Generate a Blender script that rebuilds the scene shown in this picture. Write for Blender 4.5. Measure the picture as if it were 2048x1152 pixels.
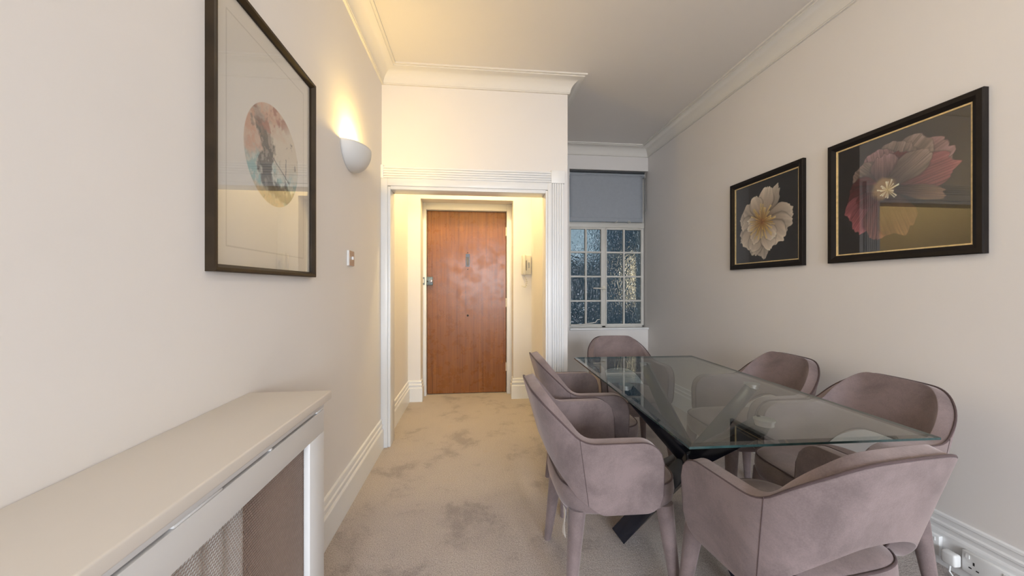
import bpy, bmesh, math, random
import numpy as np
from mathutils import Vector, Matrix, noise as mnoise

for o in list(bpy.data.objects):
    bpy.data.objects.remove(o)
SC = bpy.context.scene
COL = SC.collection
random.seed(4)
R = math.radians

# ------------------------------------------------------------------ camera, light, exposure
FPX, CAM_H, YAW = 725.0, 1.22, math.atan(74 / 725.0)
cam_data = bpy.data.cameras.new('camera')
cam_data.sensor_width = 36
cam_data.lens = FPX / 2048 * 36
cam_data.shift_y = -2 / 2048
cam_data.clip_start = 0.02
cam = bpy.data.objects.new('camera', cam_data)
cam.location = (0, 0, CAM_H)
cam.rotation_euler = (R(90), 0, -YAW)
COL.objects.link(cam)
SC.camera = cam

world = bpy.data.worlds.new('world')
SC.world = world
world.use_nodes = True
world.node_tree.nodes['Background'].inputs[0].default_value = (0.50, 0.76, 1.0, 1)
world.node_tree.nodes['Background'].inputs[1].default_value = 0.8

SC.view_settings.view_transform = 'Standard'
SC.view_settings.look = 'None'
SC.view_settings.gamma = 1
SC.view_settings.exposure = -0.04


def area(name, loc, rot, sx, sy, energy, col):
    l = bpy.data.lights.new(name, 'AREA')
    l.shape = 'RECTANGLE'
    l.size, l.size_y = sx, sy
    l.energy, l.color = energy, col
    l.spread = R(125)          # sky light falls into the room at a downward slant
    o = bpy.data.objects.new(name, l)
    o.location, o.rotation_euler = loc, rot
    COL.objects.link(o)
    return o


def point(name, loc, energy, col, rad, parent=None):
    l = bpy.data.lights.new(name, 'POINT')
    l.energy, l.color, l.shadow_soft_size = energy, col, rad
    o = bpy.data.objects.new(name, l)
    o.location = loc
    o.parent = parent
    COL.objects.link(o)
    return o


# daylight through the two tall windows of the wall behind the camera
area('daylight_window', (-0.05, -4.45, 1.55), (R(46), 0, 0), 1.15, 1.9, 128, (0.84, 0.91, 1.0))
area('daylight_window', (1.45, -4.45, 1.55), (R(46), 0, 0), 1.15, 1.9, 128, (0.84, 0.91, 1.0))
WARM, HALL_WARM = (1.0, 0.67, 0.20), (1.0, 0.77, 0.34)


# ------------------------------------------------------------------ materials
def lin(*c):
    return tuple(((v / 255) / 12.92 if v / 255 < 0.04045 else ((v / 255 + 0.055) / 1.055) ** 2.4) for v in c)


class NT:
    def __init__(s, name):
        s.m = bpy.data.materials.new(name)
        s.m.use_nodes = True
        s.t = s.m.node_tree
        s.b = s.t.nodes['Principled BSDF']
        s.out = s.t.nodes['Material Output']

    def n(s, typ, **kw):
        n = s.t.nodes.new('ShaderNode' + typ)
        for k, v in kw.items():
            if k.startswith('i_'):
                n.inputs[k[2:].replace('_', ' ')].default_value = v
            else:
                setattr(n, k, v)
        return n

    def l(s, a, b):
        s.t.links.new(a, b)

    def set(s, **kw):
        for k, v in kw.items():
            s.b.inputs[k.replace('_', ' ')].default_value = v

    def coords(s, scale=(1, 1, 1), obj=True):
        tc = s.n('TexCoord')
        mp = s.n('Mapping')
        mp.inputs['Scale'].default_value = scale
        s.l(tc.outputs['Object'], mp.inputs['Vector'])
        return mp.outputs['Vector']

    def noise(s, vec, scale, detail=4, rough=0.55, dist=0.0):
        n = s.n('TexNoise')
        n.inputs['Scale'].default_value = scale
        n.inputs['Detail'].default_value = detail
        n.inputs['Roughness'].default_value = rough
        n.inputs['Distortion'].default_value = dist
        if vec is not None:
            s.l(vec, n.inputs['Vector'])
        return n

    def ramp(s, fac, stops):
        r = s.n('ValToRGB')
        e = r.color_ramp.elements
        while len(e) < len(stops):
            e.new(0.5)
        for i, (p, c) in enumerate(stops):
            e[i].position = p
            e[i].color = (*c, 1)
        s.l(fac, r.inputs['Fac'])
        return r.outputs['Color']

    def bump(s, h, strength=0.2, dist=0.01):
        b = s.n('Bump')
        b.inputs['Strength'].default_value = strength
        b.inputs['Distance'].default_value = dist
        s.l(h, b.inputs['Height'])
        s.l(b.outputs['Normal'], s.b.inputs['Normal'])
        return b


def paint(name, col, rough=0.55, var=0.03, scale=3.0, bump=0.0, metal=0.0, spec=0.5):
    t = NT(name)
    v = t.coords()
    n = t.noise(v, scale)
    c0 = tuple(max(0, x * (1 - var)) for x in col)
    c1 = tuple(min(1, x * (1 + var)) for x in col)
    t.l(t.ramp(n.outputs['Fac'], [(0.3, c0), (0.7, c1)]), t.b.inputs['Base Color'])
    t.set(Roughness=rough, Metallic=metal)
    t.b.inputs['Specular IOR Level'].default_value = spec
    if bump:
        t.bump(t.noise(v, 180, 2).outputs['Fac'], bump, 0.002)
    return t.m


M = {}
M['wall'] = paint('wall_paint', (0.81, 0.775, 0.745), 0.7, 0.015, 1.5, 0.06, spec=0.2)
M['ceiling'] = paint('ceiling_paint', (0.80, 0.765, 0.725), 0.8, 0.01, 1.5, spec=0.2)
M['trim'] = paint('white_gloss_trim', (0.83, 0.83, 0.825), 0.32, 0.015, 4)
M['cornice'] = paint('cornice_plaster', (0.79, 0.76, 0.71), 0.7, 0.01, 2, spec=0.2)
M['cover'] = paint('radiator_cover_paint', (0.74, 0.735, 0.73), 0.38, 0.015, 5)
M['shelf'] = paint('radiator_shelf_paint', (0.72, 0.67, 0.61), 0.42, 0.02, 3)
M['frame_cream'] = paint('cream_window_paint', (0.66, 0.635, 0.58), 0.45, 0.04, 8)
M['black_wood'] = paint('black_lacquer_wood', (0.010, 0.007, 0.006), 0.42, 0.3, 12, spec=0.25)
M['brown_wood'] = paint('dark_brown_frame_wood', (0.030, 0.018, 0.008), 0.42, 0.3, 14, spec=0.3)
M['gold'] = paint('gold_slip', (0.72, 0.55, 0.28), 0.45, 0.15, 60, metal=0.4)
M['black_steel'] = paint('black_painted_steel', (0.008, 0.009, 0.016), 0.22, 0.2, 10)
M['chrome'] = paint('polished_chrome', (0.85, 0.85, 0.85), 0.32, 0.02, 10, metal=1)
M['steel'] = paint('satin_steel', (0.50, 0.47, 0.45), 0.35, 0.05, 40, metal=0.8)
M['white_plastic'] = paint('white_plastic', (0.78, 0.78, 0.77), 0.3, 0.01, 6)
M['cream_plastic'] = paint('cream_plastic', (0.72, 0.68, 0.58), 0.4, 0.02, 6)
M['grey_plastic'] = paint('grey_plastic', (0.35, 0.35, 0.34), 0.4, 0.02, 6)
M['dark'] = paint('dark_void', (0.012, 0.010, 0.009), 0.7, 0.1, 6)
M['slot'] = paint('slot_lining', (0.10, 0.085, 0.08), 0.4, 0.1, 20)
M['radiator'] = paint('radiator_enamel', (0.80, 0.80, 0.78), 0.3, 0.01, 6)
M['raw_wood'] = paint('raw_board', (0.46, 0.33, 0.26), 0.7, 0.12, 10)
M['mesh'] = paint('bronze_mesh_wire', (0.34, 0.255, 0.21), 0.45, 0.1, 80, metal=0.15)
M['sconce'] = paint('plaster_sconce', (0.72, 0.72, 0.71), 0.6, 0.01, 6)
M['lock'] = paint('grey_lock_metal', (0.16, 0.20, 0.22), 0.35, 0.1, 30, metal=0.4)
M['blind'] = paint('grey_blind_fabric', (0.36, 0.385, 0.42), 0.85, 0.03, 30, 0.15, spec=0.1)
M['blind_dark'] = paint('dark_blind_trim', (0.06, 0.065, 0.07), 0.5, 0.05, 30)
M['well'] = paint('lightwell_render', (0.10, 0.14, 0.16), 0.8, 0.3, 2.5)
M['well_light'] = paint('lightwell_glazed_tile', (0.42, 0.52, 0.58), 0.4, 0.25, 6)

# carpet
t = NT('beige_carpet')
v = t.coords()
fine = t.noise(v, 210, 3, 0.7)
mid = t.noise(v, 60, 3, 0.6)
big = t.noise(v, 2.9, 6, 0.70, 0.15)
base = t.ramp(fine.outputs['Fac'], [(0.30, (0.32, 0.28, 0.25)), (0.52, (0.57, 0.505, 0.465)), (0.72, (0.76, 0.69, 0.65))])
patch = t.ramp(big.outputs['Fac'], [(0.36, (0.74, 0.735, 0.75)), (0.47, (0.96, 0.96, 0.97)), (0.62, (1, 1, 1)), (0.72, (0.98, 0.94, 0.88))])
mx = t.n('MixRGB', blend_type='MULTIPLY')
mx.inputs[0].default_value = 1
t.l(base, mx.inputs[1])
t.l(patch, mx.inputs[2])
t.l(mx.outputs[0], t.b.inputs['Base Color'])
t.set(Roughness=0.95)
t.b.inputs['Specular IOR Level'].default_value = 0.05
add = t.n('Math', operation='ADD')
t.l(fine.outputs['Fac'], add.inputs[0])
t.l(mid.outputs['Fac'], add.inputs[1])
t.bump(add.outputs[0], 0.7, 0.006)
M['carpet'] = t.m

# door veneer
t = NT('teak_veneer')
v = t.coords((14, 14, 0.40))
g = t.noise(v, 3.0, 7, 0.62, 0.25)
v2 = t.coords((70, 70, 1.6))
g2 = t.noise(v2, 2.0, 4, 0.6)
a = t.n('Math', operation='MULTIPLY_ADD')
a.inputs[1].default_value = 0.35
t.l(g2.outputs['Fac'], a.inputs[0])
t.l(g.outputs['Fac'], a.inputs[2])
col = t.ramp(a.outputs[0], [(0.45, (0.135, 0.043, 0.011)), (0.66, (0.235, 0.083, 0.020)), (0.9, (0.32, 0.125, 0.034))])
v3 = t.coords((6, 6, 6))
sm = t.noise(v3, 1.6, 5, 0.7)
smf = t.ramp(sm.outputs['Fac'], [(0.45, (0.27, 0.27, 0.27)), (0.7, (0.42, 0.42, 0.42))])
t.l(col, t.b.inputs['Base Color'])
t.l(smf, t.b.inputs['Roughness'])
M['door'] = t.m


def velvet(name, col, sheen, dark):
    t = NT(name)
    v = t.coords()
    n = t.noise(v, 5, 5, 0.65, 0.4)
    n2 = t.noise(v, 240, 2, 0.6)
    c0 = tuple(x * dark for x in col)
    c1 = tuple(min(1, x * 1.12) for x in col)
    a = t.n('Math', operation='MULTIPLY_ADD')
    a.inputs[1].default_value = 0.25
    t.l(n2.outputs['Fac'], a.inputs[0])
    t.l(n.outputs['Fac'], a.inputs[2])
    t.l(t.ramp(a.outputs[0], [(0.46, c0), (0.74, c1)]), t.b.inputs['Base Color'])
    t.set(Roughness=0.75)
    t.b.inputs['Specular IOR Level'].default_value = 0.15
    t.b.inputs['Sheen Weight'].default_value = sheen
    t.b.inputs['Sheen Roughness'].default_value = 0.45
    t.b.inputs['Sheen Tint'].default_value = (0.95, 0.85, 0.85, 1)
    t.bump(n2.outputs['Fac'], 0.12, 0.002)
    return t.m


M['velvet'] = velvet('mauve_velvet', (0.215, 0.164, 0.160), 0.45, 0.70)
M['velvet_pipe'] = velvet('mauve_piping', (0.085, 0.058, 0.058), 0.2, 0.85)


def clear_glass(name, tint, ior, rough=0.0):
    """thin architectural glass: light passes straight, the surface mirrors by Fresnel"""
    t = NT(name)
    tr = t.n('BsdfTransparent')
    tr.inputs[0].default_value = (*tint, 1)
    gl = t.n('BsdfGlossy')
    gl.inputs['Roughness'].default_value = rough
    fr = t.n('Fresnel')
    # the far surface of a thin pane mirrors as much as the near one
    geo = t.n('NewGeometry')
    mr = t.n('MapRange')
    mr.inputs['To Min'].default_value = ior
    mr.inputs['To Max'].default_value = 1 / ior
    t.l(geo.outputs['Backfacing'], mr.inputs['Value'])
    t.l(mr.outputs['Result'], fr.inputs['IOR'])
    v = t.coords()
    n = t.noise(v, 1.2, 1)
    b = t.n('Bump')
    b.inputs['Strength'].default_value = 0.006
    b.inputs['Distance'].default_value = 0.01
    t.l(n.outputs['Fac'], b.inputs['Height'])
    t.l(b.outputs['Normal'], gl.inputs['Normal'])
    mx = t.n('MixShader')
    t.l(fr.outputs[0], mx.inputs[0])
    t.l(tr.outputs[0], mx.inputs[1])
    t.l(gl.outputs[0], mx.inputs[2])
    t.l(mx.outputs[0], t.out.inputs['Surface'])
    return t.m


M['table_glass'] = clear_glass('table_glass', (0.90, 0.94, 0.93), 1.75)
M['picture_glass'] = clear_glass('picture_glass', (0.97, 0.97, 0.97), 1.65)
M['glass_edge'] = paint('green_glass_edge', (0.025, 0.055, 0.055), 0.12, 0.25, 30)

# hammered window glass
t = NT('hammered_glass')
v = t.coords((1, 1, 0.72))
vo = t.n('TexVoronoi')
vo.feature = 'SMOOTH_F1'
vo.inputs['Scale'].default_value = 44
vo.inputs['Smoothness'].default_value = 0.7
nn = t.noise(v, 26, 2)
mx = t.n('MixRGB')
mx.inputs[0].default_value = 0.05
t.l(v, mx.inputs[1])
t.l(nn.outputs['Color'], mx.inputs[2])
t.l(mx.outputs[0], vo.inputs['Vector'])
t.set(Roughness=0.05, IOR=1.45)
t.b.inputs['Base Color'].default_value = (0.74, 0.84, 0.88, 1)
t.b.inputs['Transmission Weight'].default_value = 1.0
t.bump(vo.outputs['Distance'], 0.8, 0.012)
M['hammered'] = t.m


def emit(name, col, s):
    t = NT(name)
    e = t.n('Emission')
    v = t.coords()
    n = t.noise(v, 4)
    t.l(t.ramp(n.outputs['Fac'], [(0.3, tuple(c * 0.85 for c in col)), (0.7, col)]), e.inputs[0])
    e.inputs[1].default_value = s
    t.l(e.outputs[0], t.out.inputs['Surface'])
    return t.m


M['lit_window'] = emit('lit_room_beyond', (1.0, 0.76, 0.48), 1.3)
M['pale_glow'] = emit('added_pale_glow', (0.62, 0.80, 0.92), 0.55)  # glow for the panel added behind the hammered panes
M['bulb'] = emit('lamp_glow', (1.0, 0.80, 0.45), 12)


def print_mat(name):
    t = NT(name)
    a = t.n('VertexColor')
    a.layer_name = 'artwork'
    t.l(a.outputs['Color'], t.b.inputs['Base Color'])
    t.set(Roughness=0.8)
    t.b.inputs['Specular IOR Level'].default_value = 0.1
    return t.m


M['print'] = print_mat('printed_paper')


# ------------------------------------------------------------------ mesh helpers
class MB:
    def __init__(s):
        s.v, s.f, s.mi = [], [], []

    def add(s, vs, fs, mi=0):
        b = len(s.v)
        s.v += [tuple(p) for p in vs]
        s.f += [tuple(i + b for i in f) for f in fs]
        s.mi += [mi] * len(fs)

    def box(s, x0, x1, y0, y1, z0, z1, mi=0):
        s.add([(x0, y0, z0), (x1, y0, z0), (x1, y1, z0), (x0, y1, z0), (x0, y0, z1), (x1, y0, z1), (x1, y1, z1), (x0, y1, z1)],
              [(0, 3, 2, 1), (4, 5, 6, 7), (0, 1, 5, 4), (1, 2, 6, 5), (2, 3, 7, 6), (3, 0, 4, 7)], mi)
        return s

    def tube(s, pts, r, seg=8, closed=False, mi=0, caps=True):
        pts = [Vector(p) for p in pts]
        n = len(pts)
        rs = r if isinstance(r, (list, tuple)) else [r] * n
        rings = []
        up = Vector((0, 0, 1))
        prev = None
        for i, p in enumerate(pts):
            if closed:
                d = pts[(i + 1) % n] - pts[i - 1]
            else:
                d = pts[min(i + 1, n - 1)] - pts[max(i - 1, 0)]
            d.normalize()
            if prev is None:
                a = up if abs(d.z) < 0.9 else Vector((1, 0, 0))
                u = d.cross(a).normalized()
            else:
                u = (prev - d * prev.dot(d)).normalized()
            prev = u
            w = d.cross(u)
            rings.append([p + (u * math.cos(2 * math.pi * k / seg) + w * math.sin(2 * math.pi * k / seg)) * rs[i] for k in range(seg)])
        vs = [q for rg in rings for q in rg]
        fs = []
        for i in range(n if closed else n - 1):
            j = (i + 1) % n
            for k in range(seg):
                k2 = (k + 1) % seg
                fs.append((i * seg + k, i * seg + k2, j * seg + k2, j * seg + k))
        if caps and not closed:
            fs.append(tuple(reversed(range(seg))))
            fs.append(tuple((n - 1) * seg + k for k in range(seg)))
        s.add(vs, fs, mi)
        return s

    def grid(s, rows, closed_u=False, mi=0, flip=False):
        nr, nc = len(rows), len(rows[0])
        vs = [p for r in rows for p in r]
        fs = []
        for i in range(nr - 1):
            for j in range(nc if closed_u else nc - 1):
                j2 = (j + 1) % nc
                f = (i * nc + j, i * nc + j2, (i + 1) * nc + j2, (i + 1) * nc + j)
                fs.append(tuple(reversed(f)) if flip else f)
        s.add(vs, fs, mi)
        return s

    def sweep(s, prof, path, mi=0):
        """profile points (d, z): d is measured to the right of the walking direction; mitred in plan"""
        n = len(path)
        P = [Vector(p) for p in path]
        dirs = [(P[i + 1] - P[i]).normalized() for i in range(n - 1)]
        nor = [Vector((d.y, -d.x)) for d in dirs]
        offs = []
        for i in range(n):
            if i == 0:
                offs.append(nor[0])
            elif i == n - 1:
                offs.append(nor[-1])
            else:
                m = (nor[i - 1] + nor[i])
                m = m / max(1e-6, (1 + nor[i - 1].dot(nor[i])))
                offs.append(m)
        k = len(prof)
        vs = []
        for i in range(n):
            for d, z in prof:
                q = P[i] + offs[i] * d
                vs.append((q.x, q.y, z))
        fs = []
        for i in range(n - 1):
            for j in range(k):
                j2 = (j + 1) % k
                fs.append((i * k + j, i * k + j2, (i + 1) * k + j2, (i + 1) * k + j))
        fs.append(tuple(reversed(range(k))))
        fs.append(tuple((n - 1) * k + j for j in range(k)))
        s.add(vs, fs, mi)
        return s

    def lathe(s, prof, loc=(0, 0, 0), seg=24, mi=0):
        rows = []
        for r, z in prof:
            rows.append([(loc[0] + r * math.cos(2 * math.pi * k / seg), loc[1] + r * math.sin(2 * math.pi * k / seg), loc[2] + z) for k in range(seg)])
        s.grid(rows, True, mi)
        b = len(s.v) - seg * len(prof)
        s.f.append(tuple(reversed([b + k for k in range(seg)])))
        s.f.append(tuple(b + (len(prof) - 1) * seg + k for k in range(seg)))
        s.mi += [mi, mi]
        return s

    def build(s, name, mats, parent=None, smooth=False, bevel=0.0, bseg=2, subsurf=0, solid=None, loc=None):
        me = bpy.data.meshes.new(name)
        me.from_pydata(s.v, [], s.f)
        bm = bmesh.new()
        bm.from_mesh(me)
        bmesh.ops.recalc_face_normals(bm, faces=bm.faces)
        bm.to_mesh(me)
        bm.free()
        for m in (mats if isinstance(mats, (list, tuple)) else [mats]):
            me.materials.append(m)
        me.polygons.foreach_set('material_index', s.mi)
        if smooth is True:
            me.polygons.foreach_set('use_smooth', [True] * len(me.polygons))
        o = bpy.data.objects.new(name, me)
        COL.objects.link(o)
        if loc is not None:
            o.location = loc
        if solid:
            md = o.modifiers.new('solid', 'SOLIDIFY')
            md.thickness, md.offset = solid, 0
            md.use_even_offset = False
        if bevel:
            md = o.modifiers.new('bevel', 'BEVEL')
            md.width, md.segments, md.limit_method, md.angle_limit = bevel, bseg, 'ANGLE', R(35)
        if subsurf:
            md = o.modifiers.new('sub', 'SUBSURF')
            md.levels = md.render_levels = subsurf
        if o.modifiers:
            dg = bpy.context.evaluated_depsgraph_get()
            me2 = bpy.data.meshes.new_from_object(o.evaluated_get(dg))
            me2.name = name
            o.modifiers.clear()
            o.data = me2
            bpy.data.meshes.remove(me)
            me = me2
        if smooth == 'angle':
            me.polygons.foreach_set('use_smooth', [True] * len(me.polygons))
            me.set_sharp_from_angle(angle=R(35))
        o.parent = parent
        return o


def tag(o, label, cat, group=None):
    o['label'], o['category'] = label, cat
    if group:
        o['group'] = group
    return o


def thing(name, label, cat, loc=(0, 0, 0), rz=0, group=None):
    o = bpy.data.objects.new(name, None)
    o.empty_display_size = 0.1
    COL.objects.link(o)
    o.location, o.rotation_euler = loc, (0, 0, rz)
    return tag(o, label, cat, group)


def struct(o):
    o['kind'] = 'structure'
    return o


# ------------------------------------------------------------------ room shell
XL, XR = -0.71, 2.06
YB = -4.6                       # wall behind the camera
YP, YPI = 2.86, 2.99            # face of the partition and its far face
XP, XH = 0.742, 0.62            # outer end of the partition, hall right wall
YD = 3.95                       # hall end wall
YW = 4.15                       # alcove wall face
CEIL = 2.875

struct(MB().box(XL - 0.15, XR + 0.15, YB - 0.15, YW + 0.35, -0.1, 0).build('floor', M['carpet']))
ceil_o = struct(MB().box(XL - 0.15, XR + 0.15, YB - 0.15, YW + 0.35, CEIL, CEIL + 0.12).build('ceiling', M['ceiling']))
struct(MB().box(XL - 0.15, XL, YB, YW + 0.35, 0, CEIL).build('wall_left', M['wall']))
struct(MB().box(XR, XR + 0.15, YB, YW + 0.35, 0, CEIL).build('wall_right', M['wall']))
# rear wall with two tall window openings
b = MB()
xs = [XL - 0.15, -0.65, 0.55, 0.85, 2.05, XR + 0.15]
for i in (0, 2, 4):
    b.box(xs[i], xs[i + 1], YB - 0.15, YB, 0, CEIL)
for i in (1, 3):
    b.box(xs[i], xs[i + 1], YB - 0.15, YB, 0, 0.55)
    b.box(xs[i], xs[i + 1], YB - 0.15, YB, 2.55, CEIL)
struct(b.build('wall_rear', M['wall']))
for k, i in ((2, 1), (3, 3)):
    x0, x1 = xs[i], xs[i + 1]
    b = MB()
    for a0, a1, c0, c1 in ((x0, x1, 0.55, 0.61), (x0, x1, 2.49, 2.55), (x0, x0 + 0.06, 0.61, 2.49), (x1 - 0.06, x1, 0.61, 2.49), (x0 + 0.06, x1 - 0.06, 1.52, 1.57)):
        b.box(a0, a1, YB - 0.1, YB - 0.04, c0, c1)
    w = struct(b.build('window_%d' % k, M['trim']))
    MB().box(x0 + 0.06, x1 - 0.06, YB - 0.075, YB - 0.069, 0.61, 2.49).build('pane', M['picture_glass'], w)

# partition with the cased opening
OX0, OX1, OZ = -0.642, 0.560, 1.968
b = MB()
b.box(XL, OX0 - 0.012, YP, YPI, 0, CEIL)
b.box(OX1 + 0.012, XP, YP, YPI, 0, CEIL)
b.box(OX0 - 0.012, OX1 + 0.012, YP, YPI, OZ + 0.012, CEIL)
struct(b.build('wall_partition', M['wall']))
struct(MB().box(XH, XP, YPI, YW + 0.35, 0, CEIL).build('wall_hall_right', M['wall']))
# hall end wall with door recess
RX0, RX1, RZ = -0.578, 0.417, 2.165
b = MB()
b.box(XL, RX0, YD, 4.26, 0, CEIL)
b.box(RX1, XH, YD, 4.26, 0, CEIL)
b.box(RX0, RX1, YD, 4.26, RZ, CEIL)
struct(b.build('wall_hall_end', M['wall']))
# alcove wall with window recess
WX0, WX1, WZ0, WZ1 = 1.100, XR, 0.715, 2.605
b = MB()
b.box(XP, WX0, YW, YW + 0.30, 0, CEIL)
b.box(WX0, WX1, YW, YW + 0.30, 0, WZ0)
b.box(WX0, WX1, YW, YW + 0.30, WZ1, CEIL)
struct(b.build('wall_alcove', M['wall']))

# cornice
cz = CEIL
prof = [(0, 2.768), (0.014, 2.768), (0.014, 2.776)]
for k in range(9):
    a = k / 8 * math.pi / 2
    prof.append((0.018 + 0.092 * (1 - math.cos(a)), 2.776 + 0.082 * math.sin(a)))
prof += [(0.110, 2.864), (0.128, 2.864), (0.128, cz), (0, cz)]
struct(MB().sweep(prof, [(XL, YB), (XL, YP), (XP, YP), (XP, YW), (XR, YW), (XR, YB)]).build('trim_1', M['cornice'], smooth='angle'))

# skirting boards
skp = [(0, 0), (0.022, 0), (0.022, 0.140), (0.018, 0.147), (0.012, 0.150), (0.012, 0.166), (0.017, 0.171), (0.017, 0.180), (0.010, 0.186),
       (0.009, 0.205), (0.012, 0.209), (0.010, 0.218), (0, 0.222)]
struct(MB().sweep(skp, [(XL, YB), (XL, YP - 0.028)]).build('baseboard_left', M['trim']))
struct(MB().sweep(skp, [(XP, YP), (XP, YW), (XR, YW), (XR, YB)]).build('baseboard_right', M['trim']))
struct(MB().sweep(skp, [(XL, YPI), (XL, YD), (RX0, YD), (RX0, YD + 0.1)]).build('baseboard_hall_left', M['trim']))
struct(MB().sweep(skp, [(RX1, YD + 0.1), (RX1, YD), (XH, YD), (XH, YPI)]).build('baseboard_hall_right', M['trim']))

# architrave of the opening
b = MB()
yf = YP - 0.028
b.box(XL, OX0 - 0.020, yf, YP, 0, 2.045)                        # left flat
b.box(OX0 - 0.020, OX0, yf + 0.012, YPI, 0, OZ + 0.02)           # left inner bead and lining
b.box(OX1, OX1 + 0.016, yf + 0.012, YPI, 0, OZ + 0.02)
b.box(OX1 + 0.016, 0.608, yf, YP, 0, 2.045)
b.box(OX0 - 0.02, 0.608, yf + 0.004, YP, OZ + 0.024, 2.045)      # head flat
b.box(OX0, OX1, yf + 0.012, YPI, OZ - 0.002, OZ + 0.024)         # head lining
b.box(0.608, 0.706, yf + 0.012, YP, 0, 2.045)                    # fluted backing, right leg
for i in range(5):
    x = 0.612 + i * 0.0186
    b.box(x, x + 0.013, yf + 0.002, YP, 0.18, 2.045)
b.box(0.606, 0.712, yf - 0.004, YP, 0, 0.18)
b.box(0.602, 0.712, yf - 0.004, YP, 2.045, 2.146)                # corner block
b.box(XL, 0.602, yf + 0.010, YP, 2.045, 2.140)                   # fluted head
for i in range(5):
    z = 2.050 + i * 0.0182
    b.box(XL, 0.602, yf, YP, z, z + 0.0125)
b.box(XL, XL + 0.02, yf - 0.006, YP, 2.045, 2.146)
struct(b.build('trim_2', M['trim'], bevel=0.002, bseg=2, smooth='angle'))

# door frame and door
b = MB()
DX0, DX1, DZ, DY = -0.543, 0.362, 2.088, 4.19
b.box(RX0, DX0, 4.13, 4.26, 0, RZ)
b.box(DX1, RX1, 4.13, 4.26, 0, RZ)
b.box(DX0, DX1, 4.13, 4.26, DZ, RZ)
struct(b.build('trim_3', M['trim'], bevel=0.003, smooth='angle'))
door = struct(MB().box(DX0 + 0.004, DX1 - 0.006, DY, DY + 0.045, 0.006, DZ - 0.004).build('door_1', M['door'], bevel=0.002))
struct(MB().box(DX0, DX1, DY + 0.05, 4.26, 0, DZ).build('wall_door_backing', M['dark']))
# rim lock
lk = MB().box(-0.555, -0.475, DY - 0.032, DY, 1.24, 1.335).build('rim_lock', M['lock'], door, bevel=0.004, smooth='angle')
lk['label'] = 'grey metal rim lock'
MB().box(-0.595, -0.558, DY - 0.066, DY - 0.034, 1.245, 1.330).build('lock_keep', M['lock'], door, bevel=0.003, smooth='angle')
MB().box(-0.590, -0.566, DY - 0.069, DY - 0.0655, 1.265, 1.310).build('latch', M['cream_plastic'], lk)
kb = MB().lathe([(0.017, 0), (0.017, 0.012), (0.012, 0.020), (0.004, 0.021)], seg=20).build('knob', M['steel'], lk, smooth='angle')
kb.rotation_euler = (R(90), 0, 0)
kb.location = (-0.490, DY - 0.032, 1.288)
kh = MB().lathe([(0.009, 0), (0.009, 0.004), (0.003, 0.005)], seg=16).build('keyhole', M['dark'], lk, smooth='angle')
kh.rotation_euler = (R(90), 0, 0)
kh.location = (-0.532, DY - 0.032, 1.283)
# viewing slot and small hole
sl = MB()
sl.box(-0.106, -0.060, DY - 0.004, DY, 1.455, 1.600)
MBs = sl.build('viewing_slot', M['black_steel'], door, bevel=0.0015)
MB().box(-0.098, -0.068, DY - 0.0055, DY - 0.0035, 1.463, 1.565).build('slot_cover', M['slot'], MBs)
for zz in (1.614, 1.425):
    MB().lathe([(0.006, 0), (0.004, 0.003), (0.001, 0.004)], seg=12, loc=(0, 0, 0)).build('screw', M['dark'], MBs)
    s_ = bpy.data.objects[-1] if False else COL.objects[-1]
    s_.rotation_euler = (R(90), 0, 0)
    s_.location = (-0.083, DY, zz)
h_ = MB().lathe([(0.012, 0), (0.012, 0.003), (0.004, 0.004)], seg=16).build('spy_hole', M['dark'], door, smooth='angle')
h_.rotation_euler = (R(90), 0, 0)
h_.location = (-0.083, DY, 0.893)
for zz in (1.86, 1.04, 0.30):
    MB().tube([(DX1 - 0.001, DY - 0.006, zz - 0.05), (DX1 - 0.001, DY - 0.006, zz + 0.05)], 0.009, 10).build('hinge', M['cream_plastic'], door, smooth='angle')

# ------------------------------------------------------------------ added room fill lamp; hall ceiling lamp (out of frame above the opening, seen in reflections)
for (lx, ly, en, rad_, wc) in ((0.0, 3.36, 42, 0.045, HALL_WARM), (0.80, 0.55, 13, 0.12, (1.0, 0.90, 0.74))):  # second entry is an unseen lamp added to even out the room light
    fit = MB().lathe([(0.07, -0.02), (0.07, 0.0)], seg=28).build('hall_and_fill_fitting', M['white_plastic'], ceil_o, smooth='angle')
    fit.location = (lx, ly, CEIL)
    bulb_ = MB().lathe([(0.045, -0.045), (0.05, -0.03), (0.05, -0.0201)], seg=28).build('bulb', M['bulb'], fit, smooth=True)
    point('hall_and_fill_light', (lx, ly, CEIL - 0.05 - rad_), en, wc, rad_)

# ------------------------------------------------------------------ window in the alcove
YG = 4.255
win = MB()
fx0, fx1 = WX0 + 0.004, XR - 0.012
yf0, yf1 = YG - 0.02, YG + 0.03
rows = [0.767, 1.053, 1.345, 1.637, 1.917]
mull = (1.520, 1.568)
win.box(fx0, fx0 + 0.018, yf0, yf1, WZ0 + 0.02, WZ1)
win.box(fx1 - 0.022, fx1, yf0, yf1, WZ0 + 0.02, WZ1)
win.box(fx0, fx1, yf0, yf1, WZ0 + 0.02, rows[0] - 0.012)
win.box(fx0, fx1, yf0 - 0.012, yf1, 1.935, 2.002)
win.box(fx0, fx1, yf0, yf1, WZ1 - 0.03, WZ1)
win.box(mull[0], mull[1], yf0, yf1, WZ0 + 0.02, WZ1)
w1 = struct(win.build('window_1', M['frame_cream'], bevel=0.003, smooth='angle'))
sash_spans = [(fx0 + 0.018, mull[0], 'left'), (mull[1], fx1 - 0.022, 'right')]
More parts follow.
